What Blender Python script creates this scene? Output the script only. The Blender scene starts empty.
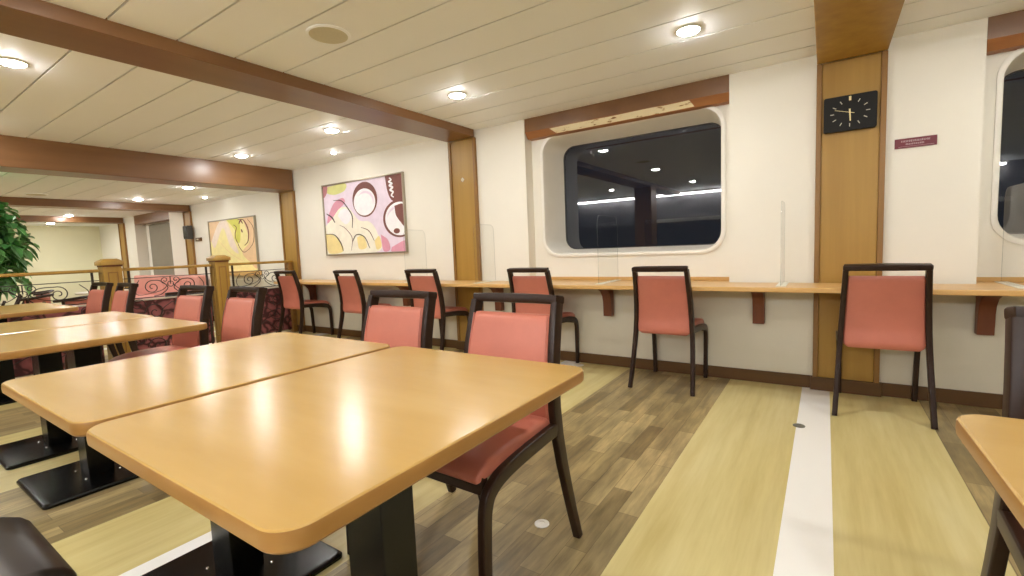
import bpy, math, random
from mathutils import Vector, Matrix
random.seed(7)
S = bpy.context.scene
COL = S.collection
PI = math.pi

# ------------------------------------------------------------------ mesh helpers
class MB:
    """collects geometry and links it as one mesh object"""
    def __init__(s):
        s.v, s.f, s.m, s.sm = [], [], [], []
    def add(s, vs, fs, mi=0, smooth=False):
        b = len(s.v)
        s.v += [tuple(p) for p in vs]
        for f in fs:
            s.f.append(tuple(b + i for i in f)); s.m.append(mi); s.sm.append(smooth)
    def box(s, x0, x1, y0, y1, z0, z1, mi=0):
        vs = [(x, y, z) for z in (z0, z1) for y in (y0, y1) for x in (x0, x1)]
        s.add(vs, [(0, 2, 3, 1), (4, 5, 7, 6), (0, 1, 5, 4), (2, 6, 7, 3), (0, 4, 6, 2), (1, 3, 7, 5)], mi)
    def rings(s, rings, mi=0, caps=True, smooth=True, closed=False):
        n = len(rings[0]); vs = [p for r in rings for p in r]; fs = []
        k = len(rings)
        for i in range(k if closed else k - 1):
            a, b = i * n, ((i + 1) % k) * n
            for j in range(n):
                fs.append((a + j, a + (j + 1) % n, b + (j + 1) % n, b + j))
        if caps and not closed:
            fs.append(tuple(reversed(range(n)))); fs.append(tuple((k - 1) * n + j for j in range(n)))
        s.add(vs, fs, mi, smooth)
    def tube(s, pts, r, n=8, mi=0, closed=False):
        pts = [Vector(p) for p in pts]; R = []; k = len(pts)
        up = None
        for i, p in enumerate(pts):
            if closed: t = pts[(i + 1) % k] - pts[i - 1]
            else: t = pts[min(i + 1, k - 1)] - pts[max(i - 1, 0)]
            t.normalize()
            if up is None:
                up = Vector((0, 0, 1)) if abs(t.z) < .9 else Vector((1, 0, 0))
            a = t.cross(up)
            if a.length < 1e-4: a = t.cross(Vector((0, 1, 0)))
            a.normalize(); b = a.cross(t); b.normalize(); up = b
            rr = r[i] if isinstance(r, (list, tuple)) else r
            R.append([p + a * math.cos(2 * PI * j / n) * rr + b * math.sin(2 * PI * j / n) * rr for j in range(n)])
        s.rings(R, mi, True, True, closed)
    def sweep(s, pts, hx, hn, rad=.006, mi=0, axis=(1, 0, 0), seg=3):
        """rounded rectangle section: half width hx along `axis`, hn normal to axis and path"""
        pts = [Vector(p) for p in pts]; ax = Vector(axis); R = []; k = len(pts)
        for i, p in enumerate(pts):
            t = (pts[min(i + 1, k - 1)] - pts[max(i - 1, 0)]).normalized()
            a = (ax - t * ax.dot(t)).normalized(); b = t.cross(a).normalized()
            wx = hx[i] if isinstance(hx, (list, tuple)) else hx
            wn = hn[i] if isinstance(hn, (list, tuple)) else hn
            R.append([p + a * u + b * w for u, w in rrect(wx, wn, min(rad, wx * .95, wn * .95), seg)])
        s.rings(R, mi)
    def lathe(s, prof, c=(0, 0, 0), n=24, mi=0, smooth=True):
        R = []
        for r, z in prof:
            R.append([(c[0] + r * math.cos(2 * PI * j / n), c[1] + r * math.sin(2 * PI * j / n), c[2] + z) for j in range(n)])
        s.rings(R, mi, True, smooth)
    def prism(s, poly, f, d0, d1, mi=0):
        """poly: list of (a,b); f(a,b,d)->xyz"""
        n = len(poly)
        vs = [f(a, b, d0) for a, b in poly] + [f(a, b, d1) for a, b in poly]
        fs = [tuple(reversed(range(n))), tuple(range(n, 2 * n))]
        for j in range(n): fs.append((j, (j + 1) % n, n + (j + 1) % n, n + j))
        s.add(vs, fs, mi)
    def build(s, name, mats, parent=None, bevel=0, seg=2, sharp=35, loc=None):
        me = bpy.data.meshes.new(name)
        me.from_pydata(s.v, [], s.f)
        if not isinstance(mats, (list, tuple)): mats = [mats]
        for m in mats: me.materials.append(m)
        for p, mi, sm in zip(me.polygons, s.m, s.sm):
            p.material_index = mi; p.use_smooth = sm or bevel > 0
        me.update()
        import bmesh
        bm = bmesh.new(); bm.from_mesh(me); bmesh.ops.recalc_face_normals(bm, faces=bm.faces); bm.to_mesh(me); bm.free()
        me.set_sharp_from_angle(angle=math.radians(sharp))
        o = bpy.data.objects.new(name, me); COL.objects.link(o)
        if parent: o.parent = parent
        if loc: o.location = loc
        if bevel:
            md = o.modifiers.new('bevel', 'BEVEL'); md.width = bevel; md.segments = seg
            md.limit_method = 'ANGLE'; md.angle_limit = math.radians(40); md.harden_normals = True
        return o

def rrect(hx, hy, r, seg=4):
    out = []
    for cx, cy, a0 in ((hx - r, hy - r, 0), (-hx + r, hy - r, 90), (-hx + r, -hy + r, 180), (hx - r, -hy + r, 270)):
        for i in range(seg + 1):
            a = math.radians(a0 + 90 * i / seg)
            out.append((cx + r * math.cos(a), cy + r * math.sin(a)))
    return out

def interp(tab, z):
    for (a, va), (b, vb) in zip(tab, tab[1:]):
        if z <= b:
            t = (z - a) / (b - a); return va + (vb - va) * t
    return tab[-1][1]

def smooth_path(pts, n=6):
    """Catmull-Rom through pts"""
    P = [Vector(p) for p in pts]; P = [2 * P[0] - P[1]] + P + [2 * P[-1] - P[-2]]; out = []
    for i in range(1, len(P) - 2):
        a, b, c, d = P[i - 1:i + 3]
        for k in range(n):
            t = k / n
            out.append(.5 * ((2 * b) + (c - a) * t + (2 * a - 5 * b + 4 * c - d) * t * t + (3 * b - a - 3 * c + d) * t ** 3))
    out.append(P[-2]); return out

def thing(name, label, cat, loc=(0, 0, 0), rz=0, group=None):
    o = bpy.data.objects.new(name, None); COL.objects.link(o)
    o.location = loc; o.rotation_euler = (0, 0, rz); o.empty_display_size = .1
    o['label'] = label; o['category'] = cat
    if group: o['group'] = group
    return o
def tag(o, label, cat, group=None):
    o['label'] = label; o['category'] = cat
    if group: o['group'] = group
    return o
def struct(o, label=None):
    o['kind'] = 'structure'
    return o
def dup(root, loc, rz, label, group=None):
    r = root.copy(); COL.objects.link(r); r.location = loc; r.rotation_euler = (0, 0, rz); r['label'] = label
    if group: r['group'] = group
    for ch in list(root.children):
        c = ch.copy(); COL.objects.link(c); c.parent = r
        for g in list(ch.children):
            d = g.copy(); COL.objects.link(d); d.parent = c
    return r

# ------------------------------------------------------------------ materials
def newmat(name):
    m = bpy.data.materials.new(name); m.use_nodes = True
    nt = m.node_tree; bs = nt.nodes['Principled BSDF']; return m, nt, bs
def setp(bs, **k):
    for a, v in k.items():
        bs.inputs[a.replace('_', ' ')].default_value = v
def lin(r, g, b):
    f = lambda c: (c / 255 / 12.92) if c / 255 <= .04045 else ((c / 255 + .055) / 1.055) ** 2.4
    return (f(r), f(g), f(b), 1)
def N(nt, t, **k):
    n = nt.nodes.new(t)
    for a, v in k.items(): setattr(n, a, v)
    return n
def math_(nt, op, a, b=None):
    n = N(nt, 'ShaderNodeMath', operation=op)
    for i, v in enumerate((a, b)):
        if v is None: continue
        if isinstance(v, (int, float)): n.inputs[i].default_value = v
        else: nt.links.new(v, n.inputs[i])
    return n.outputs[0]
def mixc(nt, fac, a, b, blend='MIX'):
    n = N(nt, 'ShaderNodeMix', data_type='RGBA', blend_type=blend)
    for i, v in ((0, fac), (6, a), (7, b)):
        if isinstance(v, (int, float, tuple)): n.inputs[i].default_value = v
        else: nt.links.new(v, n.inputs[i])
    return n.outputs[2]
def coords(nt, scale=(1, 1, 1), rot=(0, 0, 0)):
    tc = N(nt, 'ShaderNodeTexCoord'); mp = N(nt, 'ShaderNodeMapping')
    mp.inputs['Scale'].default_value = scale; mp.inputs['Rotation'].default_value = rot
    nt.links.new(tc.outputs['Object'], mp.inputs['Vector']); return mp.outputs['Vector']
def noise(nt, vec, scale, detail=3, rough=.55):
    n = N(nt, 'ShaderNodeTexNoise'); n.inputs['Scale'].default_value = scale
    n.inputs['Detail'].default_value = detail; n.inputs['Roughness'].default_value = rough
    nt.links.new(vec, n.inputs['Vector']); return n.outputs['Fac']
def ramp(nt, fac, stops):
    r = N(nt, 'ShaderNodeValToRGB'); e = r.color_ramp.elements
    e[0].position, e[0].color = stops[0]; e[1].position, e[1].color = stops[-1]
    for p, c in stops[1:-1]:
        x = e.new(p); x.color = c
    nt.links.new(fac, r.inputs['Fac']); return r.outputs['Color']

def plain(name, c, rough=.5, var=.06, nscale=6, metal=0, spec=.5, bump=0, coat=0):
    m, nt, bs = newmat(name)
    f = noise(nt, coords(nt), nscale)
    a = tuple(x * (1 - var) for x in c[:3]) + (1,); b = tuple(min(1, x * (1 + var)) for x in c[:3]) + (1,)
    nt.links.new(ramp(nt, f, [(.3, a), (.7, b)]), bs.inputs['Base Color'])
    setp(bs, Roughness=rough, Metallic=metal); bs.inputs['Specular IOR Level'].default_value = spec
    bs.inputs['Coat Weight'].default_value = coat
    if bump:
        bn = N(nt, 'ShaderNodeBump'); bn.inputs['Strength'].default_value = bump; bn.inputs['Distance'].default_value = .002
        nt.links.new(noise(nt, coords(nt), 300), bn.inputs['Height']); nt.links.new(bn.outputs[0], bs.inputs['Normal'])
    return m
def wood(name, c1, c2, scale=(30, 30, 1.5), rough=.4, spec=.5, n2=2.0):
    m, nt, bs = newmat(name)
    f = noise(nt, coords(nt, scale), 1.0, 5, .6)
    g = noise(nt, coords(nt, tuple(s * .25 for s in scale)), 1.0, 2)
    f = math_(nt, 'ADD', math_(nt, 'MULTIPLY', f, .6), math_(nt, 'MULTIPLY', g, .4))
    nt.links.new(ramp(nt, f, [(.32, c1), (.68, c2)]), bs.inputs['Base Color'])
    setp(bs, Roughness=rough); bs.inputs['Specular IOR Level'].default_value = spec
    return m
def emit(name, c, strength):
    m, nt, bs = newmat(name)
    bs.inputs['Base Color'].default_value = c
    bs.inputs['Emission Color'].default_value = c; bs.inputs['Emission Strength'].default_value = strength
    return m
def clear(name, tint, ior=1.45, rough=0.0):
    m, nt, bs = newmat(name); nt.nodes.remove(bs)
    t = N(nt, 'ShaderNodeBsdfTransparent'); t.inputs[0].default_value = tint
    g = N(nt, 'ShaderNodeBsdfGlossy'); g.inputs['Roughness'].default_value = rough
    lw = N(nt, 'ShaderNodeLayerWeight'); lw.inputs[0].default_value = .5
    ge = N(nt, 'ShaderNodeNewGeometry')
    r0 = ((ior - 1) / (ior + 1)) ** 2
    fr = math_(nt, 'ADD', math_(nt, 'MULTIPLY', math_(nt, 'POWER', lw.outputs['Facing'], 5), (1 - r0) * .8), r0)
    fr = math_(nt, 'MULTIPLY', fr, math_(nt, 'SUBTRACT', 1, ge.outputs['Backfacing']))
    mx = N(nt, 'ShaderNodeMixShader'); nt.links.new(fr, mx.inputs[0])
    nt.links.new(t.outputs[0], mx.inputs[1]); nt.links.new(g.outputs[0], mx.inputs[2])
    nt.links.new(mx.outputs[0], nt.nodes['Material Output'].inputs[0]); return m

M = {}
M['wall'] = plain('wall_paint', lin(238, 233, 220), .6, .012, 3)
M['lowwall'] = plain('wall_laminate_shaded', lin(216, 210, 192), .45, .02, 3)  # base colour darkened to carry the shade under the counter
M['endwall'] = plain('green_cream_paint', lin(234, 230, 198), .7, .02, 2)
M['ceil'] = plain('ceiling_panel', lin(246, 248, 250), .6, .01, 2)
M['groove'] = plain('ceiling_groove', lin(120, 102, 76), .8, .05)
M['beam'] = wood('beam_veneer', lin(112, 76, 44), lin(130, 92, 56), (6, .8, 10), .34)
M['oak'] = wood('oak_column', lin(154, 114, 44), lin(178, 140, 62), (14, 14, .5), .42)
M['oakdark'] = wood('oak_edge', lin(130, 92, 38), lin(150, 108, 50), (20, 20, .8), .4)
M['base'] = wood('baseboard_wood', lin(84, 56, 20), lin(98, 66, 27), (1, 20, 20), .5)
M['table'] = wood('table_laminate', lin(188, 149, 82), lin(198, 161, 94), (2.5, 12, 12), .24, .7)
M['tedge'] = wood('table_edge', lin(160, 114, 58), lin(172, 128, 68), (6, 6, 30), .35)
M['counter'] = wood('counter_laminate', lin(205, 160, 96), lin(220, 178, 114), (1.2, 16, 16), .3)
M['bracket'] = wood('bracket_wood', lin(98, 48, 20), lin(116, 60, 28), (20, 20, 2), .5)
M['frame'] = plain('wenge_frame', lin(46, 29, 19), .33, .12, 20, spec=.28)
M['red'] = plain('red_vinyl', lin(194, 115, 96), .40, .05, 8, bump=.15)
M['char'] = plain('charcoal_vinyl', lin(58, 54, 52), .3, .05, 8)
M['black'] = plain('black_metal', lin(9, 9, 8), .26, .1, 5, spec=.28)
M['chrome'] = plain('chrome', (.8, .8, .8, 1), .15, .02, 5, metal=1)
M['white'] = plain('white_plastic', lin(236, 234, 228), .35, .01)
M['winwhite'] = plain('window_surround', lin(244, 240, 230), .4, .015)
M['greydisc'] = plain('grey_disc', lin(110, 110, 100), .4, .05)
M['speakergrille'] = plain('speaker_grille', lin(205, 198, 172), .6, .03, 60)
M['lamp'] = emit('downlight_glow', (1, .985, .955, 1), 98)
M['lampdim'] = emit('small_spot_glow', (1, .975, .93, 1), 60)
M['strip'] = emit('fluorescent_strip_glow', (.95, .97, 1, 1), 24)
M['glass'] = clear('night_window_glass', (.55, .6, .65, 1), 2.0)
M['acrylic'] = clear('clear_acrylic', (.975, .98, .975, 1), 1.28)
M['acrylrim'] = clear('acrylic_polished_rim', (.86, .87, .86, 1), 1.9, .2)
M['acryledge'] = plain('acrylic_edge', lin(236, 234, 220), .3, .01)
M['clock'] = plain('clock_face', lin(26, 25, 24), .55, .05, spec=.25)
M['gold'] = plain('pale_gold', lin(235, 220, 160), .4, .03)
M['tick'] = plain('clock_tick', lin(205, 200, 180), .5, .03)
M['maroon'] = plain('maroon_sign', lin(112, 28, 44), .4, .03)
M['signtext'] = plain('sign_lettering', lin(225, 200, 200), .5, .02)
M['silver'] = plain('silver_frame', lin(170, 160, 142), .3, .04, 10, metal=.7)
M['iron'] = plain('wrought_iron', lin(48, 38, 32), .45, .1, 20)
M['pink'] = plain('pink_upholstery', lin(226, 160, 148), .6, .04)
M['leaf'] = plain('leaf', lin(104, 158, 88), .32, .35, 9)
M['leafdark'] = plain('leaf_dark', lin(72, 126, 66), .32, .3, 9)
M['bark'] = plain('bark', lin(104, 78, 50), .8, .2, 20)
M['pot'] = plain('pot_glaze', lin(214, 204, 186), .4, .04)
M['soil'] = plain('soil', lin(60, 44, 32), .9, .2, 40)
M['blind'] = plain('roller_blind', lin(150, 144, 128), .7, .03)
M['peel'] = None
M['dkgrey'] = plain('dark_grey', lin(64, 60, 54), .5, .06)
M['darkback'] = plain('back_partition', lin(100, 96, 94), .6, .06)

def peeled():
    m, nt, bs = newmat('peeled_veneer')
    f = noise(nt, coords(nt, (9, 30, 30)), 1.0, 4, .65)
    nt.links.new(ramp(nt, f, [(.36, lin(120, 66, 34)), (.40, lin(190, 156, 104)), (.43, lin(236, 222, 184)), (1, lin(243, 232, 204))]), bs.inputs['Base Color'])
    setp(bs, Roughness=.7); return m
M['peel'] = peeled()
M['orangewood'] = wood('orange_veneer', lin(150, 96, 56), lin(168, 112, 66), (3, 20, 20), .45)

def patterned():
    m, nt, bs = newmat('maroon_swirl_fabric')
    v = coords(nt, (1, 1, 1))
    vo = N(nt, 'ShaderNodeTexVoronoi', feature='DISTANCE_TO_EDGE'); vo.inputs['Scale'].default_value = 8.5
    ns = N(nt, 'ShaderNodeTexNoise'); ns.inputs['Scale'].default_value = 5; nt.links.new(v, ns.inputs['Vector'])
    mv = N(nt, 'ShaderNodeMix', data_type='VECTOR'); mv.inputs[0].default_value = .16
    nt.links.new(v, mv.inputs[4]); nt.links.new(ns.outputs['Color'], mv.inputs[5]); nt.links.new(mv.outputs[1], vo.inputs['Vector'])
    nt.links.new(ramp(nt, vo.outputs['Distance'], [(.05, lin(70, 30, 30)), (.14, lin(142, 78, 78)), (.4, lin(168, 98, 96))]), bs.inputs['Base Color'])
    setp(bs, Roughness=.7); return m
M['swirl'] = patterned()

def floor_mat():
    m, nt, bs = newmat('floor_vinyl_planks')
    tc = N(nt, 'ShaderNodeTexCoord'); sp = N(nt, 'ShaderNodeSeparateXYZ'); nt.links.new(tc.outputs['Object'], sp.inputs[0])
    P = 1.85
    q = math_(nt, 'ADD', math_(nt, 'DIVIDE', math_(nt, 'ADD', sp.outputs[0], .043), P), .5)
    u = math_(nt, 'ABSOLUTE', math_(nt, 'MULTIPLY', math_(nt, 'SUBTRACT', math_(nt, 'FRACT', q), .5), P))
    is_white = math_(nt, 'LESS_THAN', u, .079); is_dark = math_(nt, 'GREATER_THAN', u, .538)
    # dark planks
    cb = N(nt, 'ShaderNodeCombineXYZ'); nt.links.new(sp.outputs[1], cb.inputs[0]); nt.links.new(sp.outputs[0], cb.inputs[1])
    br = N(nt, 'ShaderNodeTexBrick'); nt.links.new(cb.outputs[0], br.inputs['Vector'])
    br.inputs['Color1'].default_value = lin(132, 116, 82); br.inputs['Color2'].default_value = lin(186, 169, 126)
    br.inputs['Mortar'].default_value = lin(118, 103, 74); br.inputs['Scale'].default_value = 1
    br.inputs['Mortar Size'].default_value = .0012; br.inputs['Brick Width'].default_value = .46
    br.inputs['Row Height'].default_value = .083; br.offset = .37; br.inputs['Bias'].default_value = 0
    br.offset_frequency = 2
    g = noise(nt, coords(nt, (34, 3.5, 1)), 1, 5, .65)
    gl = noise(nt, coords(nt, (9, 2.2, 1)), 1, 3, .6)
    dark = mixc(nt, 1.0, br.outputs['Color'], ramp(nt, g, [(.3, (.62, .60, .56, 1)), (.7, (1.25, 1.22, 1.15, 1))]), 'MULTIPLY')
    dark = mixc(nt, 1.0, dark, ramp(nt, gl, [(.35, (.72, .72, .72, 1)), (.65, (1.18, 1.17, 1.12, 1))]), 'MULTIPLY')
    # light planks
    h = noise(nt, coords(nt, (22, 1.6, 1)), 1, 4, .6); h2 = noise(nt, coords(nt, (5, .7, 1)), 1, 3, .5)
    hh = math_(nt, 'ADD', math_(nt, 'MULTIPLY', h, .5), math_(nt, 'MULTIPLY', h2, .5))
    light = ramp(nt, hh, [(.34, lin(200, 182, 118)), (.5, lin(214, 199, 138)), (.66, lin(224, 211, 156))])
    c = mixc(nt, is_dark, light, dark); c = mixc(nt, is_white, c, lin(252, 251, 247))
    nt.links.new(c, bs.inputs['Base Color']); setp(bs, Roughness=.33)
    rg = ramp(nt, g, [(.3, (.28, .28, .28, 1)), (.7, (.42, .42, .42, 1))]); nt.links.new(rg, bs.inputs['Roughness'])
    return m
M['floor'] = floor_mat()

# ------------------------------------------------------------------ room dimensions (metres)
CZ, CL = 2.221, 2.01            # ceiling, lower ceiling past the bulkhead
WY, RY = 3.77, 3.89             # wall face, recess face
BY = -3.3                       # wall behind the camera
XR, XL = 3.6, -13.9
COLS = [(-12.62, -12.32), (-9.465, -9.19), (-6.39, -6.04), (-3.235, -2.89), (-.063, .299)]
PAN_GAP = .010

b = MB(); b.box(XL, XR, BY, 4.3, -.05, 0); struct(b.build('floor', M['floor']))

# ceiling: planks with open joints under a backing board
b = MB()
def planks(x0, x1, z, back):
    y0 = .9 - .2965 * 15
    b.box(x0, x1, BY, WY, z + .012, z + .03, 1)
    for k in range(40):
        a = y0 + .2965 * k; c = a + .2965
        a, c = max(a + PAN_GAP / 2, BY), min(c - PAN_GAP / 2, WY)
        if c - a < .02: continue
        b.box(x0, x1, a, c, z, z + .012)
planks(-2.89, -.063, CZ, 0); planks(.299, XR, CZ, 0); planks(-6.04, -3.235, CZ, 0)
planks(-9.19, -6.39, CL, 0); planks(-12.32, -9.465, CL, 0); planks(XL, -12.62, 1.92, 0)
b.box(XL, XR, BY, 4.3, CZ + .04, CZ + .09, 0)
struct(b.build('ceiling', [M['ceil'], M['groove']]))

# outer walls
b = MB(); b.box(XL - .1, XL, BY, 4.3, 0, CZ + .04); struct(b.build('wall_left', M['endwall']))
b = MB(); b.box(XR, XR + .1, BY, 4.3, 0, CZ + .04); struct(b.build('wall_right', M['wall']))
b = MB(); b.box(XL, XR, BY - .1, BY, 0, CZ + .04); struct(b.build('wall_back', M['darkback']))

# window wall: flush panels, two/three recesses with rounded ship windows
RECS = [(-11.8, -10.12), (-2.325, -.59), (.735, 2.47)]
WIN = {1: (-2.2, -.665), 2: (.835, 2.37)}
b = MB()
b.box(XL, XR, WY, 4.3, 0, .715, 1)                                   # dado below the counter
solid = [(XL, -11.8), (-10.12, -6.39), (-6.39, -2.89), (-2.89, -2.325), (-.59, -.063), (-.063, .299), (.299, .735), (2.47, XR)]
for x0, x1 in solid: b.box(x0, x1, WY, 4.3, .715, CZ + .04)
b.box(-11.8, -10.12, 4.0, 4.3, .715, CZ + .04)
WZ0, WZ1 = .975, 2.045
def holed(x0, x1, z0, z1, wx0, wx1, y):
    """flat wall face with a rounded-rectangle hole"""
    cx, cz = (wx0 + wx1) / 2, (WZ0 + WZ1) / 2
    inn = [(cx + u, cz + w) for u, w in rrect((wx1 - wx0) / 2, (WZ1 - WZ0) / 2, .15, 8)]
    n = len(inn); out = []
    for i, (px, pz) in enumerate(inn):
        q = i // 9
        k = i % 9
        # walk the outer rectangle corner by corner
        corner = [(x1, z1), (x0, z1), (x0, z0), (x1, z0)][q]
        if k == 4: out.append(corner)
        elif (k < 4) == (q in (0, 2)): out.append((corner[0], pz if q in (0, 1, 2, 3) else pz))
        else: out.append((px, corner[1]))
    vs = [(p[0], y, p[1]) for p in inn] + [(p[0], y, p[1]) for p in out]
    b.add(vs, [(i, (i + 1) % n, n + (i + 1) % n, n + i) for i in range(n)])
for i, (x0, x1) in ((1, RECS[1]), (2, RECS[2])):
    holed(x0, x1, .715, CZ + .04, WIN[i][0], WIN[i][1], RY)
struct(b.build('wall_front', [M['wall'], M['lowwall']]))

# vertical joints in the dado as thin cover strips and baseboard
b = MB(); b.box(XL, XR, WY - .012, WY, 0, .088)
for x0, x1 in COLS: b.box(x0 - .012, x1 + .012, WY - .046, WY - .012, 0, .088)
struct(b.build('baseboard_front', M['base'], bevel=.003))

# windows
YG = 4.25
for i in (1, 2):
    wx0, wx1 = WIN[i]; cx, cz = (wx0 + wx1) / 2, (WZ0 + WZ1) / 2
    root = bpy.data.objects.new('window_%d' % i, None); COL.objects.link(root); root['kind'] = 'structure'
    root.location = (cx, RY, cz); root.empty_display_size = .1
    hx, hz = (wx1 - wx0) / 2, (WZ1 - WZ0) / 2
    b = MB(); R = []
    for ins, y, r in ((-.03, 0.0, .17), (-.03, -.012, .17), (-.018, -.017, .16), (-.004, -.014, .155), (0, -.004, .15), (.006, .04, .145), (.026, .30, .12), (.034, .345, .115), (.034, .358, .115)):
        R.append([(u, y, w) for u, w in rrect(hx - ins, hz - ins, r - 0 * ins, 8)])
    b.rings(R, 0, caps=False)
    b.build('window_frame', M['winwhite'], root, sharp=50)
    b = MB()
    ring0 = [(u, .352, w) for u, w in rrect(hx - .034, hz - .034, .115, 8)]
    ring1 = [(p[0], .358, p[2]) for p in ring0]
    b.rings([ring0, ring1], 0, True, False)
    b.build('pane', M['glass'], root)
    b = MB(); R = []                                                 # rubber gasket
    for ins, y in ((.030, .352), (.030, .340), (.040, .340), (.040, .352)):
        R.append([(u, y, w) for u, w in rrect(hx - ins, hz - ins, .115, 8)])
    b.rings(R, 0, False, True, True); b.build('gasket', M['dkgrey'], root)
# far window with its roller blind drawn
root = bpy.data.objects.new('window_3', None); COL.objects.link(root); root['kind'] = 'structure'; root.location = (-10.96, 3.99, 1.3)
b = MB(); b.box(-.70, .70, -.05, -.03, -.72, .5); b.build('roller_blind', M['blind'], root)
b = MB()
for x0, x1, z0, z1 in ((-.75, .75, .52, .60), (-.75, .75, -.80, -.72), (-.75, -.62, -.72, .52), (.62, .75, -.72, .52)): b.box(x0, x1, -.06, .01, z0, z1)
b.build('window_frame', M['winwhite'], root, bevel=.01)

# ---- beams and columns (trim)
n = [0]
def trim(mb, mats, **k):
    n[0] += 1; return struct(mb.build('trim_%d' % n[0], mats, **k))
for (x0, x1), zt in zip(COLS[3:], (2.15, 2.15)):                     # shallow ceiling beams
    b = MB(); b.box(x0, x1, BY, WY - .03, zt, CZ + .03); trim(b, M['beam'] if x0 < -1 else M['oak'], bevel=.004)
b = MB(); b.box(-6.39, -6.04, BY, WY - .02, 1.945, CZ + .03); trim(b, M['beam'], bevel=.006)
for x0, x1 in COLS[:2]:
    b = MB(); b.box(x0, x1, BY, WY - .02, 1.90, CL + .03); trim(b, M['beam'], bevel=.005)
tops = [1.90, 1.90, 1.945, 2.15, 2.15]
for (x0, x1), zt in zip(COLS, tops):                                 # oak pilasters with darker edge strips
    b = MB()
    b.box(x0 + .03, x1 - .03, WY - .022, WY, 0, zt)
    b.box(x0, x0 + .03, WY - .034, WY, 0, zt, 1); b.box(x1 - .03, x1, WY - .034, WY, 0, zt, 1)
    trim(b, [M['oak'], M['oakdark']], bevel=.003)
# free-standing column on the main beam, behind the camera (seen mirrored in the window)
b = MB(); b.box(-3.235, -2.89, -1.25, -.9, 0, 2.15); trim(b, M['oakdark'], bevel=.006)
# bulkhead boxes over the windows, underside veneer peeled to pale board
def valance(x0, x1, zt, peel):
    b = MB()
    prof = [(WY + .002, zt), (WY + .002, 2.102), (WY + .05, 2.048), (RY, 2.046), (RY, zt)]
    b.prism([(y, z) for y, z in prof], lambda a, c, d: (d, a, c), x0 + .002, x1 - .002)
    for f in range(len(b.f)):
        ys = [b.v[i] for i in b.f[f]]
        if max(v[2] for v in ys) < 2.11: b.m[f] = 1
    if peel:
        s = .0015
        px0, px1 = x0 + .15 * (x1 - x0), x0 + .84 * (x1 - x0)
        q = [(px0, .10), (px0 + .2, .06), (px0 + .6, .10), (px0 + .9, .04), (px1 - .2, .10), (px1, .06), (px1 + .03, .84), (px1 - .3, .90), (px0 + .7, .86), (px0 + .3, .9), (px0 + .05, .86)]
        b.prism(q, lambda a, c, d: (a, WY + .002 + .048 * c - d, 2.102 - .054 * c - d * .9), -.001, s, 2)
    trim(b, [M['beam'], M['orangewood'], M['peel']])
valance(-2.325, -.59, CZ + .02, True); valance(.735, 2.47, CZ + .02, False)
b = MB(); b.box(-11.8, -10.12, WY + .002, 3.995, 1.83, CL + .03); trim(b, M['beam'], bevel=.004)

# back of the room (mirrored in the night window): pale pass-through shelf and cabinets
b = MB(); b.box(-6.0, 2.6, BY + .01, BY + .45, 0, 1.5)
o = b.build('servery_counter', M['darkback'], bevel=.01); tag(o, 'long dark servery cabinet along the wall behind the diner, mirrored in the window', 'counter')
b = MB(); b.box(-3.5, 2.6, BY + .01, BY + .47, 1.5, 1.58)
o = b.build('servery_ledge', M['white'], bevel=.004); tag(o, 'pale ledge board capping the dark servery cabinet mirrored in the window', 'shelf')
t = thing('strip_light', 'long cold white fluorescent strip high on the back wall, mirrored in window', 'lamp', (-1.6, BY + .12, 2.16))
b = MB(); b.box(-4.0, 4.2, -.06, .06, .02, .055); b.build('housing', M['white'], t)
b = MB(); b.box(-3.98, 4.18, -.035, .035, -.02, .02); b.build('tube', M['strip'], t, bevel=.01)

# ------------------------------------------------------------------ ceiling fittings
def downlight(x, y, z, label, r=.058, lamp='lamp', group='round ceiling downlights'):
    t = thing('downlight', label, 'ceiling light', (x, y, z), 0, group)
    b = MB(); b.lathe([(r + .016, 0), (r + .016, -.004), (r + .008, -.008), (r, -.008), (r, -.001), (r, 0)], n=28)
    b.build('trim_ring', M['white'], t)
    b = MB(); b.lathe([(r - .001, -.001), (r - .001, -.006), (r * .9, -.012), (r * .6, -.0185), (r * .3, -.021), (.002, -.0215)], n=28); b.build('lens', M[lamp], t)
    return t
LX = [(-.653, 'straight above the window chairs'), (-2.336, 'just right of the long brown beam'), (-3.876, 'left of the long beam'), (-5.544, 'close to the brown bulkhead'), (1.0, 'right of the clock beam, out of frame')]
for x, d in LX: downlight(x, 2.84, CZ, 'round lit downlight nearest the window wall, ' + d)
for x, d in ((-3.876, 'at the left photo edge beyond the beam'), (-2.3, 'above the front tables'), (-.653, 'above the near table edge'), (-5.544, 'over the middle tables'), (1.0, 'over the right table')):
    downlight(x, .748, CZ, 'round lit downlight of the middle row ' + d)
for x, d in ((-3.876, 'left of'), (-2.2, 'right of'), (-.653, 'far right of'), (-5.544, 'far left of'), (1.0, 'furthest right of')):
    downlight(x, -1.344, CZ, 'round lit downlight behind the diner, %s the back column' % d)
for x, d in ((-6.945, 'just past the brown bulkhead'), (-8.644, 'before the second low beam'), (-10.35, 'between the two low beams'), (-12.06, 'under the third low beam'), (-12.97, 'nearest the green cream end wall')):
    downlight(x, 2.76 if x < -12.5 else 2.84, 1.92 if x < -12.5 else CL, 'round lit downlight in the low far ceiling ' + d)
for y, d in ((.748, 'middle row'), (-1.344, 'row furthest from windows')):  # unseen rows added on the lamp grid to brighten the low bay
    for x, e in ((-6.945, 'by the bulkhead'), (-8.644, 'before the second low beam'), (-10.35, 'past the second low beam'), (-12.06, 'near the end wall')):
        downlight(x, y, CL, 'added downlight brightening the low far ceiling, %s, %s' % (d, e))
downlight(-4.69, 3.44, CZ, 'small lit spotlight in the ceiling above the pink picture', .026, 'lampdim', 'small picture spotlights')
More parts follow.
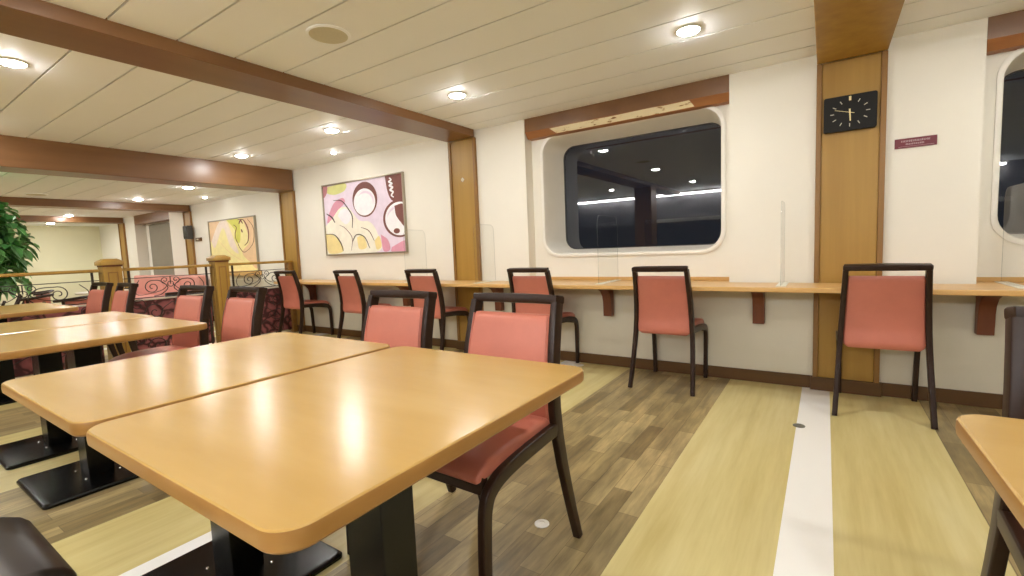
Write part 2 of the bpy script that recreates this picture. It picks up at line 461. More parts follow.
downlight(-7.886, 3.44, CL, 'small lit spotlight in the ceiling above the yellow picture', .026, 'lampdim', 'small picture spotlights')
def cspeaker(x, y, z, label):
    t = thing('ceiling_speaker', label, 'speaker', (x, y, z))
    b = MB(); b.lathe([(.112, 0), (.112, -.004), (.106, -.008), (.098, -.008), (.098, 0)], n=36); b.build('rim', M['ceil'], t)
    b = MB(); b.lathe([(.0975, -.001), (.0975, -.009), (.06, -.013), (.002, -.015)], n=36); b.build('grille', M['speakergrille'], t)
cspeaker(-2.215, 1.645, CZ, 'round cream speaker grille flush in the ceiling above the front tables')
cspeaker(-8.7, 1.75, CL, 'round speaker-style disc standing in for a vent in the low far ceiling')  # reused speaker disc stands in for a ceiling vent slot

# ------------------------------------------------------------------ counter along the window wall
t = thing('wall_counter', 'long narrow pale wood counter fixed along the window wall', 'counter', (-1.8, 3.5, 0))
b = MB(); b.box(-6.03 + 1.8, 3.0 + 1.8, 3.358 - 3.5, 3.733 - 3.5, .702, .733); b.build('worktop', M['counter'], t, bevel=.006)
for x0, x1 in ((-2.322, -.593), (.738, 2.467)):
    b = MB(); b.box(x0 + 1.8, x1 + 1.8, RY - .016 - 3.5, RY - .001 - 3.5, .734, .762); b.build('backsplash', M['counter'], t, bevel=.002)
    b = MB(); b.box(x0 + 1.8, x1 + 1.8, 3.734 - 3.5, RY - .001 - 3.5, .7155, .733); b.build('recess_board', M['counter'], t, bevel=.002)
b = MB()
for x in (-5.74, -3.95, -2.66, -1.525, -.39, .77, 1.9):
    b = MB()
    prof = [(3.757, .7015), (3.757, .44), (3.70, .44), (3.695, .56), (3.68, .61), (3.64, .655), (3.57, .685), (3.53, .7015)]
    b.prism(prof, lambda a, c, d: (d, a - 3.5, c), x + 1.8 - .037, x + 1.8 + .037); b.build('bracket', M['bracket'], t, bevel=.003)

# clear dividers standing on the counter
def divider(x, label, y0=3.42, y1=3.735):
    t = thing('acrylic_divider', label, 'divider', (x, (y0 + y1) / 2, .7335), 0, 'clear acrylic counter dividers')
    h = (y1 - y0) / 2; H = .545; r = .06
    out = [(-h, .004), (h, .004)] + [(h - r + r * math.cos(a), H - r + r * math.sin(a)) for a in [i * PI / 16 for i in range(9)]] + [(-h + r + r * math.cos(a), H - r + r * math.sin(a)) for a in [PI / 2 + i * PI / 16 for i in range(9)]]
    b = MB(); b.prism(out, lambda a, c, d: (d, a, c), -.0025, .0025); b.build('panel', M['acrylic'], t)
    b = MB(); b.tube([(0, a, c) for a, c in out[1:] + out[:1]], .0016, 6); b.build('polished_edge', M['acrylrim'], t)
    b = MB(); b.box(-.028, .028, -h, h, 0, .004); b.build('foot', M['acryledge'], t)
divider(-1.49, 'clear acrylic divider with rounded top standing before the big window', 3.45, 3.87)
divider(-2.70, 'clear acrylic divider on the counter beside the oak column left of window')
divider(-.235, 'clear acrylic divider on the counter just left of the clock column')
divider(-3.62, 'clear acrylic divider on the counter under the pink picture')
divider(.86, 'clear acrylic divider on the counter by the right window edge', 3.45, 3.87)

# ------------------------------------------------------------------ clock, sign, small wall fittings
t = thing('wall_clock', 'black rectangular wall clock on the oak column right of the window', 'clock', (.115, WY - .022, 1.8115))
b = MB(); out = rrect(.137, .109, .012, 4)
b.prism(out, lambda a, c, d: (a, d, c), 0, -.032); b.build('case', M['clock'], t, bevel=.004)
b = MB()
for k in range(12):
    a = PI / 2 - k * PI / 6; r0, r1 = (.066, .086)
    cx, cz = math.cos(a), math.sin(a)
    b = MB()
    if k == 0: b.box(-.006, .006, -.0335, -.0325, .074, .1); b.build('hour_mark', M['gold'], t); continue
    w = .0022
    p = [(cx * r0 - cz * w, cz * r0 + cx * w), (cx * r1 - cz * w, cz * r1 + cx * w), (cx * r1 + cz * w, cz * r1 - cx * w), (cx * r0 + cz * w, cz * r0 - cx * w)]
    b.prism(p, lambda u, v, d: (u + (.016 * cx if abs(cx) > .4 else 0), d, v), -.0325, -.0335); b.build('hour_mark', M['tick'], t)
def hand(name, ang, r0, r1, w, y, mat):
    a = math.radians(ang); cx, cz = math.cos(a), math.sin(a); b = MB()
    p = [(cx * r0 - cz * w, cz * r0 + cx * w), (cx * r1 - cz * w * .7, cz * r1 + cx * w * .7), (cx * r1 + cz * w * .7, cz * r1 - cx * w * .7), (cx * r0 + cz * w, cz * r0 - cx * w)]
    b.prism(p, lambda u, v, d: (u, d, v), y, y - .0015); b.build(name, mat, t)
hand('hour_hand', 273, -.022, .052, .0045, -.035, M['gold'])
hand('minute_hand', 163, -.024, .082, .0016, -.038, M['gold'])
b = MB(); b.lathe([(.005, 0), (.005, .008), (.001, .009)], n=14)
o = b.build('hub', M['gold'], t); o.rotation_euler = (PI / 2, 0, 0); o.location = (0, -.032, 0)

t = thing('wall_sign', 'small maroon notice plate with pale lettering on the white wall', 'sign', (.442, WY, 1.586))
b = MB(); b.box(-.098, .098, -.006, 0, -.029, .029); b.build('plate', M['maroon'], t, bevel=.0015)
b = MB(); rnd = random.Random(3)
def glyphs(x0, x1, z, h):
    x = x0
    while x < x1:
        w = rnd.uniform(.005, .008)
        k = rnd.randint(2, 3)
        for q in range(k):
            zz = z + h * (q + .2) / k; b.box(x, x + w * rnd.uniform(.6, 1), -.0068, -.0062, zz, zz + h * .16)
        xx = x + w * rnd.uniform(.2, .6); b.box(xx, xx + .0012, -.0068, -.0062, z, z + h * .95)
        x += w + .0016
glyphs(-.068, .068, .006, .012); glyphs(-.046, .04, -.011, .010)
b.box(-.08, .085, -.0068, -.0062, -.0205, -.0195)
b.build('lettering', M['signtext'], t)

b = MB()
for s, y in ((.021, -.004), (.012, -.006)):
    b.prism([(s, 0), (0, s), (-s, 0), (0, -s)], lambda a, c, d: (a, d, c), y + .004, y, 0 if s > .015 else 1)
o = b.build('diamond_marker', [M['white'], M['gold']], loc=(-3.067, WY - .022, 1.756)); tag(o, 'small white diamond shaped marker on the oak column left of window', 'sign')
t = thing('wall_speaker', 'dark grey box speaker mounted on the far oak column', 'speaker', (-9.20, WY - .034, 1.54))
b = MB(); b.box(-.085, .085, -.09, 0, -.115, .115); b.build('cabinet', M['dkgrey'], t, bevel=.01)
b = MB(); b.box(-.07, .07, -.094, -.09, -.095, .095); b.build('grille', M['black'], t)
t = thing('room_thermostat', 'small brown control box on the wall beside the far oak column', 'thermostat', (-8.98, WY + .002, 1.41))
b = MB(); b.box(-.09, .09, -.03, 0, -.03, .03); b.build('casing', M['base'], t, bevel=.004)
b = MB(); b.box(-.05, .02, -.033, -.03, -.012, .014); b.build('display', M['tick'], t)

# ------------------------------------------------------------------ pictures
def picture(name, label, cx, cz, w, h, shapes, cols):
    t = thing(name, label, 'picture', (cx, WY, cz))
    b = MB(); fw, d = .018, .035
    for x0, x1, z0, z1 in ((-w / 2, w / 2, h / 2 - fw, h / 2), (-w / 2, w / 2, -h / 2, -h / 2 + fw), (-w / 2, -w / 2 + fw, -h / 2 + fw, h / 2 - fw), (w / 2 - fw, w / 2, -h / 2 + fw, h / 2 - fw)):
        b.box(x0, x1, -d, 0, z0, z1)
    b.build('frame', M['silver'], t, bevel=.004)
    b = MB(); W, H = w / 2 - fw, h / 2 - fw
    f = lambda u, v, y: (-W + 2 * W * min(1, max(0, u)), y, -H + 2 * H * min(1, max(0, v)))
    b.box(-W, W, -.02, -.001, -H, H, 0)
    for k, (kind, mi, pts, *ex) in enumerate(shapes):
        y = -.0202 - .0002 * (k + 1)
        if kind == 'poly':
            P = pts
        elif kind == 'ell':
            cx_, cy_, rx, ry = pts; P = [(cx_ + rx * math.cos(a * PI / 20), cy_ + ry * math.sin(a * PI / 20)) for a in range(40)]
        if kind == 'line':
            P = smooth_path([(u, v, 0) for u, v in pts], 5); ww = ex[0]
            vs, fs = [], []
            for i, p in enumerate(P):
                tt = (P[min(i + 1, len(P) - 1)] - P[max(0, i - 1)]).normalized(); q = ww * (.5 + .5 * math.sin(PI * i / (len(P) - 1)))
                vs += [f(p.x - tt.y * q, p.y + tt.x * q, y), f(p.x + tt.y * q, p.y - tt.x * q, y)]
                if i: fs.append((2 * i - 2, 2 * i - 1, 2 * i + 1, 2 * i))
            b.add(vs, fs, mi); continue
        if kind == 'poly' and ex: P = [(p.x, p.y) for p in smooth_path([(u, v, 0) for u, v in pts + pts[:1]], 5)][:-1]
        b.add([f(u, v, y) for u, v in P], [tuple(range(len(P)))], mi)
    b.build('canvas', cols, t)
    return t
pc = lambda n_, r, g, bb: plain(n_, lin(r, g, bb), .5, .05, 14)
lilac, brown, pale, cream, yel, pinkc, lime, dk, rose = (pc('paint_lilac', 238, 222, 238), pc('paint_brown', 122, 70, 62), pc('paint_white', 251, 247, 253), pc('paint_cream', 251, 245, 228), pc('paint_yellow', 246, 226, 158), pc('paint_pink', 226, 158, 180), pc('paint_lime', 226, 226, 150), pc('paint_umber', 70, 46, 42), pc('paint_rose', 196, 132, 140))
shp = [
    ('poly', 6, [(.0, .98), (.3, 1), (.30, .90), (.16, .86), (.05, .9)], 1),
    ('poly', 8, [(.0, 1), (.06, 1), (.05, .9), (.0, .84)], 1),
    ('poly', 5, [(.04, .55), (.14, .74), (.26, .80), (.29, .73), (.20, .64), (.10, .52), (.03, .46)], 1),
    ('poly', 3, [(.0, .42), (.1, .52), (.22, .66), (.34, .64), (.46, .46), (.60, .42), (.68, .26), (.70, .02), (.3, .0), (.0, .0)], 1),
    ('poly', 2, [(.18, .55), (.24, .64), (.33, .62), (.36, .50), (.28, .42)], 1),
    ('poly', 4, [(.0, .30), (.10, .28), (.2, .16), (.22, .03), (.02, .02)], 1),
    ('poly', 4, [(.64, .16), (.70, .22), (.72, .08), (.66, .04)], 1),
    ('poly', 4, [(.42, .22), (.50, .24), (.54, .08), (.44, .06)], 1),
    ('poly', 5, [(.72, .24), (.80, .16), (.82, .03), (.74, .02)], 1),
    ('poly', 5, [(.84, .06), (1, .14), (1, .0), (.84, .0)], 1),
    ('ell', 1, (.55, .735, .155, .24)), ('ell', 2, (.545, .70, .135, .185)), ('ell', 0, (.56, .72, .10, .13)), ('ell', 2, (.545, .69, .105, .13)),
    ('poly', 1, [(.81, 1), (1, 1), (1, .66), (.88, .67), (.83, .80)], 1),
    ('ell', 1, (.945, .43, .185, .245)), ('ell', 2, (.95, .43, .165, .215)), ('ell', 0, (.955, .42, .15, .19)), ('ell', 2, (.95, .39, .15, .18)),
    ('poly', 1, [(.90, .60), (1, .60), (1, .34), (.96, .38), (.91, .48)], 1), ('ell', 1, (.91, .27, .035, .035)),
    ('line', 7, [(.14, .78), (.25, .76), (.33, .64), (.38, .52), (.37, .36)], .007),
    ('line', 7, [(.03, .60), (.10, .54), (.14, .46)], .010),
    ('line', 7, [(.0, .30), (.12, .28), (.20, .16), (.23, .04)], .007),
    ('line', 7, [(.36, .16), (.42, .26), (.52, .22), (.58, .06)], .006),
    ('line', 1, [(.20, .42), (.28, .36), (.36, .22), (.34, .04)], .004), ('line', 1, [(.48, .36), (.58, .30), (.64, .16)], .005),
    ('line', 2, [(.86, .97), (.88, .94), (.855, .92), (.885, .89), (.86, .87), (.89, .84), (.865, .81), (.895, .78), (.875, .74), (.90, .71)], .013)]
picture('abstract_picture', 'pink and brown abstract picture of circles in a silver frame', -4.66, 1.493, 1.485, .90, shp, [lilac, brown, pale, cream, yel, pinkc, lime, dk, rose])
y0, orange, blush, lemon, wine = pc('paint_butter', 250, 236, 168), pc('paint_apricot', 238, 202, 158), pc('paint_blush', 246, 228, 212), pc('paint_lemon', 226, 222, 96), pc('paint_wine', 120, 52, 36)
shp2 = [
    ('poly', 1, [(.0, 1), (.24, 1), (.12, .78), (.0, .62)], 1),
    ('poly', 1, [(.76, 1), (1, 1), (1, .12), (.84, .2), (.70, .38), (.86, .56), (.82, .8)], 1),
    ('poly', 2, [(.02, .62), (.22, .95), (.40, 1), (.55, .6), (.62, .36), (.45, .5), (.32, .86), (.10, .5)], 1),
    ('poly', 3, [(.42, 1), (.66, 1), (.70, .8), (.66, .56), (.56, .64), (.58, .8)], 1),
    ('line', 4, [(.66, .98), (.78, .96), (.86, .78), (.84, .58), (.76, .5)], .011), ('line', 4, [(.58, .66), (.62, .56), (.66, .46), (.74, .38), (.86, .44)], .006),
    ('line', 4, [(.56, .9), (.62, .84), (.58, .72), (.6, .58)], .008), ('line', 4, [(.68, .9), (.72, .96), (.76, .9)], .014),
    ('line', 4, [(.72, .8), (.74, .74)], .014), ('line', 4, [(.86, .98), (.97, .8), (.95, .56), (.84, .42)], .006), ('line', 1, [(.2, .62), (.46, .36), (.7, .22)], .004)]
picture('abstract_picture', 'yellow and orange abstract picture on the wall beyond the railing', -7.83, 1.25, 1.47, .88, shp2, [y0, orange, blush, lemon, wine])
o = MB(); o.box(-.49, .49, -.16, 0, -.035, .035); o = o.build('wall_shelf', M['counter'], bevel=.006, loc=(-7.55, WY, .83)); tag(o, 'pale shallow shelf on the wall below the yellow picture', 'shelf')

# ------------------------------------------------------------------ dining chair
YUP = [(0, -.255), (.1, -.228), (.2, -.204), (.3, -.182), (.4, -.166), (.5, -.160), (.6, -.168), (.7, -.186), (.8, -.212), (.86, -.230)]
XUP = [(0, .219), (.45, .197), (.86, .178)]
def make_chair(label, pad, group):
    t = thing('dining_chair', label, 'chair', (0, 0, 0), 0, group)
    zs = [0, .05, .1, .15, .2, .25, .3, .35, .4, .45, .5, .55, .6, .65, .7, .75, .8, .835, .852]
    hn = [.015 + .009 * min(1, z / .45) for z in zs]
    for s in (-1, 1):
        b = MB(); b.sweep([(s * interp(XUP, z), interp(YUP, z), z) for z in zs], .0135, hn, .005); b.build('rear_leg', M['frame'], t)
        b = MB()
        pth = smooth_path([(s * .198, -.150, .432), (s * .200, -.05, .428), (s * .203, .07, .421), (s * .203, .16, .408), (s * .201, .212, .382), (s * .199, .233, .345), (s * .197, .240, .28), (s * .194, .244, .12), (s * .192, .246, 0)], 4)
        b.sweep(pth, .0135, [.022 - .006 * max(0, i / (len(pth) - 1) - .4) / .6 for i in range(len(pth))], .005); b.build('front_leg', M['frame'], t)
    # straight top rail
    P = [(-.189, -.2335, .862), (-.186, -.234, .862), (-.10, -.240, .863), (0, -.242, .863), (.10, -.240, .863), (.186, -.234, .862), (.189, -.2335, .862)]
    b = MB(); R = []
    for i, p in enumerate(P):
        p = Vector(p); tt = (Vector(P[min(i + 1, 6)]) - Vector(P[max(i - 1, 0)])).normalized()
        a = Vector((0, 1, .16)).normalized(); a = (a - tt * a.dot(tt)).normalized(); c = tt.cross(a)
        k = (.012, .016, .017, .0175, .017, .016, .012)[i]; h = .021 if i in (0, 6) else .025
        R.append([p + a * u + c * w for u, w in rrect(h, k, .006, 3)])
    b.rings(R); b.build('top_rail', M['frame'], t)
    # cross rail under the seat
    b = MB(); b.box(-.188, .188, .205, .232, .368, .424); b.build('seat_frame', M['frame'], t, bevel=.004)
    # padded back
    b = MB(); R = []
    z0, z1, k = .392, .812, 24
    for i in range(k + 1):
        q = i / k; z = z0 + (z1 - z0) * (q + .0)
        e0, e1 = (z - z0) / .04, (z1 - z) / .012
        sh = 0; th = .019
        if e0 < 1: sh = .028 * (1 - math.sqrt(max(0, 1 - (1 - e0) ** 2))); th = .007 + .012 * math.sqrt(max(0, 1 - (1 - e0) ** 2))
        if e1 < 1: th = .010 + .009 * math.sqrt(max(0, 1 - (1 - e1) ** 2)); sh = .004 * (1 - e1)
        hx = interp(XUP, z) - .0125 - sh; yc = interp(YUP, z) + .012
        row = []
        for u, w in rrect(hx, th, min(.0095, th * .8), 4):
            row.append((u, yc + w - .012 * (1 - (u / .18) ** 2) * min(1, e0), z))
        R.append(row)
    b.rings(R); pb = b.build('backrest', pad, t, sharp=60)
    for s in (-1, 1):
        b = MB(); b.tube([(s * (interp(XUP, z) - .019), interp(YUP, z) + .0305, z) for z in [.48 + .03 * i for i in range(12)]], .0028, 6)
        b.build('piping', pad, pb)
    # upholstered seat
    b = MB(); R = []
    for y, hx, zt, th in ((-.152, .174, .452, .012), (-.148, .184, .462, .018), (-.13, .188, .474, .024), (-.06, .191, .478, .027), (.05, .194, .478, .028), (.14, .195, .473, .029), (.198, .191, .462, .027), (.226, .188, .448, .022), (.240, .183, .432, .014), (.244, .175, .422, .006)):
        R.append([(u, y, zt - th + w - .004 * (1 - min(1, abs(u) / .19))) for u, w in rrect(hx, th, min(.016, th * .9), 5)])
    b.rings(R); b.build('seat', pad, t, sharp=60)
    return t
CY = 3.487; TY = 1.205
G1, G2 = 'red chairs facing the window counter', 'red chairs at the far side of the tables'
ch = make_chair('red and dark brown chair facing the counter directly below the black wall clock', M['red'], G1)
ch.location = (.278, CY, 0); ch.rotation_euler = (0, 0, math.radians(-.5))
for x, y, rz, lb in (
    (-.948, CY, -1, 'red-backed dark chair at the counter below the right half of the big window'),
    (-2.025, CY, 0, 'red-backed dark chair at the counter below the left end of the window'),
    (-3.245, CY, 1, 'red-backed dark chair at the counter just left of the wide oak column'),
    (-4.38, CY, -2, 'red-backed dark chair at the counter below the pink abstract picture'),
    (-5.58, CY, 2, 'red-backed dark chair at the counter end nearest the railing')):
    dup(ch, (x, y, 0), math.radians(rz), lb, G1)
for x, y, rz, lb in (
    (-.958, TY, -1.5, 'red padded chair tucked in at the nearest table, its whole leg in view'),
    (-1.565, TY + .01, 0, 'red padded chair behind the second table, left of the nearest chair'),
    (-2.92, TY + .02, -2, 'red padded chair in front of the right-hand railing post'),
    (-3.57, TY + .015, 2, 'red padded chair left of the right-hand railing post, seat in view'),
    (-5.06, TY + .08, -2, 'red padded chair just right of the left-hand railing post'),
    (-5.68, TY + .08, 2, 'red padded chair just left of the left-hand railing post'),
    (.526, TY + .01, 0, 'red padded chair behind the table at the right photo edge')):
    dup(ch, (x, y, 0), PI + math.radians(rz), lb, G2)
nc = make_chair('dark padded chair on the near side of the tables at the bottom left corner', M['char'], None)
nc.location = (-1.44, .0, 0)

# ------------------------------------------------------------------ tables
def make_table(x0, x1, y0, y1, label, pedx=None, rz=0, group='square pedestal tables'):
    cx, cy = (x0 + x1) / 2, (y0 + y1) / 2; hx, hy = (x1 - x0) / 2, (y1 - y0) / 2
    t = thing('dining_table', label, 'table', (cx, cy, 0), rz, group)
    b = MB(); R = []
    for ins, z, r in ((.014, .686, .04), (.005, .688, .045), (.001, .693, .049), (0, .703, .05), (.0005, .714, .05), (.0020, .7180, .048), (.0050, .720, .045), (.011, .7201, .040), (.06, .7201, .03)):
        R.append([(u, w, z) for u, w in rrect(hx - ins, hy - ins, r, 8)])
    b.rings(R)
    for k, f in enumerate(b.f):
        if max(b.v[i][2] for i in f) < .7185: b.m[k] = 1
    b.build('tabletop', [M['table'], M['tedge']], t, sharp=30)
    px = (pedx - cx) if pedx else 0
    b = MB(); b.box(px - .065, px + .065, -.05, .05, .02, .672); b.build('pedestal', M['black'], t, bevel=.004)
    b = MB(); b.box(px - .17, px + .17, -.22, .22, .668, .686); b.build('top_bracket', M['black'], t, bevel=.004)
    b = MB(); R = []
    for ins, z in ((.004, 0), (0, .003), (0, .013), (.006, .020), (.012, .021)):
        R.append([(px + u, w - .009, z) for u, w in rrect(.247 - ins, .241 - ins, .022, 5)])
    b.rings(R); b.build('base_plate', M['black'], t)
    for sx in (-1, 1):
        for sy in (-1, 1):
            b = MB(); b.lathe([(.006, .0205), (.006, .023), (.004, .026), (.001, .027)], (px + sx * .08, sy * .065, 0), 12); b.build('bolt', M['chrome'], t)
    return t
make_table(-1.259, -.525, .272, 1.143, 'light wood table nearest the camera with rounded corners', -.885)
make_table(-2.014, -1.281, .272, 1.143, 'light wood table joined to the left of the nearest table', -1.625)
make_table(-3.41, -2.69, .272, 1.143, 'light wood table in the middle pair, right half with visible end', -3.03)
make_table(-4.16, -3.44, .272, 1.16, 'light wood table in the middle pair, left half at the photo edge', -3.76)
make_table(-6.08, -4.96, .40, 1.17, 'light wood table furthest left, close to the leafy plant', -5.5)
make_table(.200, .92, .272, 1.143, 'light wood table cut off by the right photo edge', .55, math.radians(.8))

# floor discs
for x, y, m, lb, r in ((-.881, 1.45, 'white', 'white round floor socket cover beside the nearest chair leg', .028), (-.109, 2.962, 'greydisc', 'grey round floor socket cover on the white floor stripe', .03), (-1.78, 3.66, 'white', 'white round floor cap by the skirting under the window', .04)):
    b = MB(); b.lathe([(r, .0005), (r, .003), (r - .003, .005), (r * .45, .005), (r * .4, .0035), (r * .2, .0035), (.001, .0045)], (0, 0, 0), 28)
    o = b.build('floor_socket_cover', M[m], loc=(x, y, 0)); tag(o, lb, 'floor cap')

# ------------------------------------------------------------------ railing
RX = -6.2
def post(y, label):
    t = thing('railing_post', label, 'post', (RX, y, 0), 0, 'square wooden railing posts')
    h = .078
    b = MB(); b.box(-h, h, -h, h, 0, 1.035); b.build('shaft', M['oak'], t, bevel=.004)
    for sx, sy in ((1, 0), (0, -1), (-1, 0), (0, 1)):
        b = MB()
        for a0, a1, z0, z1 in ((-.042, .042, .955, .967), (-.042, .042, .12, .132), (-.042, -.034, .132, .955), (.034, .042, .132, .955)):
            if sx: b.box(*sorted((sx * h, sx * (h + .004))), a0, a1, z0, z1)
            else: b.box(a0, a1, *sorted((sy * h, sy * (h + .004))), z0, z1)
        b.build('panel_moulding', M['oakdark'], t)
    b = MB(); b.box(-h - .004, h + .004, -h - .004, h + .004, 1.022, 1.038); b.build('neck_band', M['bracket'], t)
    b = MB(); R = []
    for r, z in ((.094, 1.038), (.098, 1.042), (.098, 1.072), (.094, 1.078), (.060, 1.100), (.056, 1.104)):
        R.append([(u, w, z) for u, w in rrect(r, r, .006, 2)])
    b.rings(R, smooth=False); b.build('cap', M['oak'], t)
post(2.79, 'square wooden railing post with cap before the yellow picture')
post(1.73, 'square wooden railing post with cap nearer the leafy plant')
def spiral(cy, cz, r, a0, turns, sgn=1, r1=.012, n=34):
    out = []
    for i in range(n):
        q = i / (n - 1); a = a0 + sgn * turns * 2 * PI * q; rr = r + (r1 - r) * q
        out.append((0, cy + rr * math.cos(a), cz + rr * math.sin(a)))
    return out
def span(y0, y1, label, endcap=False):
    L = y1 - y0; t = thing('railing', label, 'railing', (RX, (y0 + y1) / 2, 0), 0, 'wrought iron railings with wooden handrail'); h = L / 2
    b = MB(); b.sweep([(0, -h, .985), (0, h, .985)], .034, .016, .012, seg=4); b.build('handrail', M['oak'], t)
    b = MB()
    b.tube([(0, -h, .885), (0, h, .885)], .0045, 6); b.tube([(0, -h, .665), (0, h, .665)], .006, 6)
    k = max(1, round(L / 1.0)); w = L / k
    for i in range(k + 1):
        y = min(h - .05, max(-h + .05, -h + i * w)); b.box(-.009, .009, y - .009, y + .009, 0, .97)
    for i in range(k):
        c = -h + (i + .5) * w; q = w / 2 - .09
        for s in (-1, 1):
            b.tube(spiral(c + s * q * .52, .775, .075, PI / 2 if s > 0 else PI / 2, 1.5, -s), .005, 6)
            b.tube(smooth_path([(0, c + s * q * .52, .85), (0, c + s * .10, .84), (0, c + s * .03, .76), (0, c + s * .10, .69), (0, c + s * q * .5, .675)], 5), .005, 6)
            b.tube(spiral(c + s * .055, .845, .04, -PI / 2, 1.25, s, .008, 24), .004, 6)
            b.tube(smooth_path([(0, c + s * .02, .80), (0, c + s * q * .3, .73), (0, c + s * q * .9, .70), (0, c + s * q, .78), (0, c + s * q * .86, .86)], 5), .004, 6)
            for zz in (.5, .3, .12):
                b.tube(spiral(c + s * q * .5, zz, .10, PI, 1.4, s), .005, 6); b.tube(spiral(c + s * q * .95, zz + .09, .07, 0, 1.3, -s), .004, 6)
                b.tube(smooth_path([(0, c, zz + .1), (0, c + s * q * .3, zz + .02), (0, c + s * q * .4, zz - .1)], 5), .004, 6)
        b.tube([(0, c, .885), (0, c, .80)], .005, 6)
        b.tube([(0, c + .03 * math.cos(a * PI / 8), .80 + .03 * math.sin(a * PI / 8)) for a in range(16)], .004, 6, closed=True)
    b.build('scrollwork', M['iron'], t)
    b = MB(); b.box(-.030, -.014, -h + .02, h - .02, .04, .635); b.build('infill_panel', M['swirl'], t, bevel=.003)
    b = MB(); b.box(-.038, -.008, -h + .02, h - .02, .635, .652); b.build('panel_cap', M['pot'], t, bevel=.003)
    if endcap:
        b = MB(); b.box(-.035, .035, h - .06, h - .004, .0, .968); b.build('end_stile', M['oakdark'], t, bevel=.003)
span(2.89, 3.73, 'iron railing section between the capped post and the window wall', True)
span(1.83, 2.69, 'iron railing section between the two capped wooden posts')
span(-.6, 1.63, 'iron railing section in front of the leafy plant')

# ------------------------------------------------------------------ beyond the railing
def sofa(x0, x1, y1, label):
    cx = (x0 + x1) / 2; h = (x1 - x0) / 2; t = thing('bench_sofa', label, 'sofa', (cx, y1 - .35, 0), 0)
    b = MB(); b.box(-h, h, -.30, .34, .08, .30); b.build('base', M['swirl'], t, bevel=.01)
    k = max(2, round(2 * h / .7)); w = 2 * h / k
    for i in range(k):
        a = -h + i * w
        b = MB(); b.box(a + .006, a + w - .006, -.32, .20, .301, .44); b.build('seat_cushion', M['pink'], t, bevel=.03, seg=3)
        b = MB(); b.box(a + .006, a + w - .006, .19, .34, .42, .80); b.build('back_cushion', M['pink'], t, bevel=.035, seg=3)
    for s in (-1, 1):
        b = MB(); b.box(*sorted((s * h, s * (h + .07))), -.31, .34, .0, .56); b.build('arm', M['frame'], t, bevel=.015)
sofa(-11.6, -8.75, WY - .02, 'long pink bench sofa under the far blind-covered window')
def lounge(x, y, rz, label):
    t = thing('lounge_chair', label, 'chair', (x, y, 0), rz, 'low lounge chairs beyond the railing')
    b = MB(); b.box(-.25, .25, -.22, .24, .30, .42); b.build('seat', M['red'], t, bevel=.03, seg=3)
    b = MB(); b.tube([(.28 * math.cos(a), -.05 - .24 * math.sin(a), .66 - .03 * math.cos(a) ** 2) for a in [PI * i / 16 for i in range(17)]], .018, 8)
    b.build('bent_armrest', M['frame'], t)
    b = MB(); R = []
    for i in range(13):
        a = PI * (.1 + .8 * i / 12); cx, cy = .25 * math.cos(a), -.04 - .21 * math.sin(a)
        R.append([(cx, cy, z) if k == 0 else (cx * .9, cy * .9 - .004, z) for k, z in ((0, .40), (0, .63), (1, .63), (1, .40))])
    b.rings(R); b.build('curved_back', M['red'], t)
    for sx in (-1, 1):
        for sy, yy in ((1, .2), (-1, -.16)):
            b = MB(); b.tube([(sx * .26, yy, 0), (sx * .25, yy, .32), (sx * .27, yy * .6 - .05, .63)], .016, 8); b.build('leg', M['frame'], t)
lounge(-7.9, 1.78, 2.2, 'low dark-framed lounge chair beyond the railing nearest the left post')
lounge(-9.0, 1.55, 2.6, 'low dark-framed lounge chair beyond the railing, middle of the three')
lounge(-10.4, 1.85, 3.0, 'low dark-framed lounge chair beyond the railing nearest the end wall')
t = thing('side_table', 'small pale round table in front of the far pink bench sofa', 'table', (-9.9, 2.65, 0))
b = MB(); b.lathe([(.34, .58), (.355, .59), (.355, .605), (.34, .612), (.002, .612)], n=36); b.build('tabletop', M['pot'], t)
b = MB(); b.lathe([(.035, .02), (.03, .1), (.03, .5), (.06, .58)], n=20); b.build('stem', M['black'], t)
b = MB(); b.lathe([(.22, 0), (.22, .012), (.05, .03), (.002, .03)], n=30); b.build('foot', M['black'], t)

# ------------------------------------------------------------------ plant
PX, PY = -6.95, .80
t = thing('potted_plant', 'tall leafy green potted plant behind the railing at the left edge', 'plant', (PX, PY, 0))
b = MB(); b.lathe([(.16, 0), (.17, .01), (.21, .36), (.225, .38), (.225, .41), (.205, .41), (.195, .36), (.002, .36)], n=36); b.build('pot', M['pot'], t)
b = MB(); b.lathe([(.193, .352), (.19, .372), (.1, .38), (.002, .382)], n=30); b.build('soil', M['soil'], t)
b = MB(); rnd = random.Random(11)
for k in range(3):
    a = k * 2.1; b.tube(smooth_path([(.03 * math.cos(a), .03 * math.sin(a), .37), (.05 * math.cos(a + 1), .05 * math.sin(a + 1), .65), (.05 * math.cos(a + 2.4), .05 * math.sin(a + 2.4), .95), (.14 * math.cos(a + 3), .14 * math.sin(a + 3), 1.35)], 5), .02, 8)
b.build('stems', M['bark'], t)
b = MB()
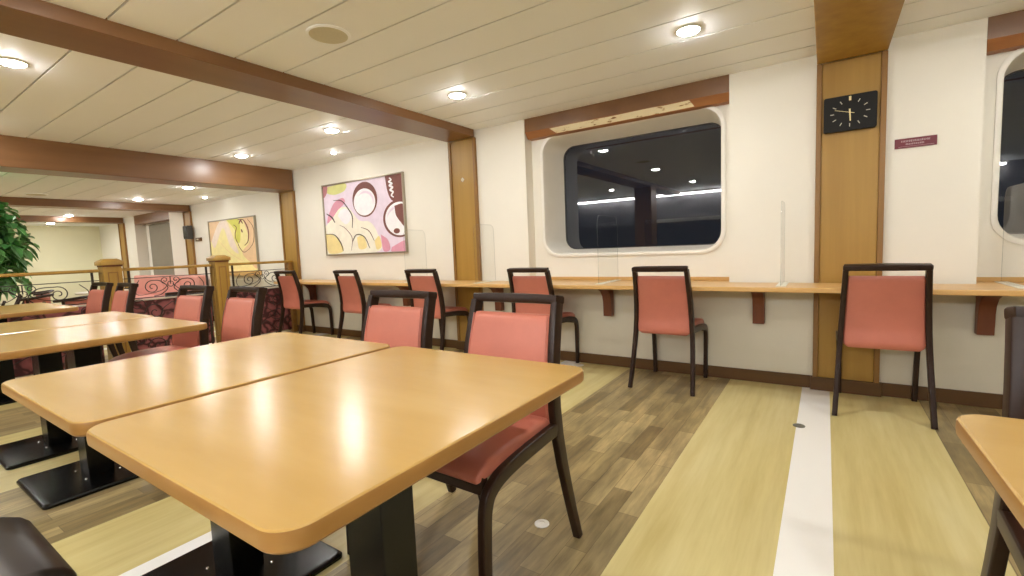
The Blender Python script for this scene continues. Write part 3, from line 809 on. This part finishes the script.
def leaf(p, d, L, w, mi):
    d = d.normalized(); s = d.cross(Vector((0, 0, 1)))
    if s.length < .05: s = Vector((1, 0, 0))
    s.normalize(); up = s.cross(d); vs, fs = [], []
    prof = [(0, .04), (.22, .6), (.5, 1), (.76, .72), (1, .03)]
    for i, (q, ww) in enumerate(prof):
        c = p + d * L * q - Vector((0, 0, 1)) * L * .28 * q * q
        vs += [c - s * w * ww + up * w * ww * .35, c, c + s * w * ww + up * w * ww * .35]
        if i:
            o = 3 * i; fs += [(o - 3, o - 2, o + 1, o), (o - 2, o - 1, o + 2, o + 1)]
    b.add(vs, fs, mi, True)
for k in range(230):
    while True:
        u = Vector((rnd.uniform(-1, 1), rnd.uniform(-1, 1), rnd.uniform(-1, 1)))
        if .35 < u.length < 1: break
    c = Vector((u.x * .46, u.y * .52, 1.27 + u.z * .52))
    outw = Vector((u.x, u.y, u.z * .5 + .25)).normalized(); mi = 0 if rnd.random() < .6 else 1
    ax1 = outw.cross(Vector((0, 0, 1)))
    if ax1.length < .05: ax1 = Vector((1, 0, 0))
    ax1.normalize(); ax2 = ax1.cross(outw); nl = rnd.randint(5, 7); ph = rnd.uniform(0, 6)
    for j in range(nl):
        a = ph + 2 * PI * j / nl
        leaf(c, outw * .45 + (ax1 * math.cos(a) + ax2 * math.sin(a)), rnd.uniform(.12, .19), rnd.uniform(.036, .052), mi)
b.build('foliage', [M['leaf'], M['leafdark']], t)

# ------------------------------------------------------------------ camera, world, view
f_px, yaw, pitch, roll = 468.065, -.5916478, -.0857697, -.0405338
cy_, sy_ = math.cos(yaw), math.sin(yaw); cp, sp = math.cos(pitch), math.sin(pitch); cr, sr = math.cos(roll), math.sin(roll)
fw = Vector((sy_, cy_, 0)); r = Vector((cy_, -sy_, 0)); u = Vector((0, 0, 1))
f2 = fw * cp + u * sp; u2 = u * cp - fw * sp
r2 = r * cr + u2 * sr; u3 = u2 * cr - r * sr
cam = bpy.data.cameras.new('camera'); co = bpy.data.objects.new('camera', cam); COL.objects.link(co)
mw = Matrix((r2, u3, -f2)).transposed().to_4x4(); mw.translation = (0, 0, 1.05); co.matrix_world = mw
cam.sensor_width = 36; cam.lens = f_px / 1024 * 36; cam.clip_start = .02
S.camera = co
w = bpy.data.worlds.new('night'); S.world = w; w.use_nodes = True
w.node_tree.nodes['Background'].inputs[0].default_value = (.010, .014, .022, 1); w.node_tree.nodes['Background'].inputs[1].default_value = .5
vs = S.view_settings; vs.view_transform = 'Standard'; vs.look = 'None'; vs.gamma = 1; vs.use_curve_mapping = False; vs.exposure = 1.65
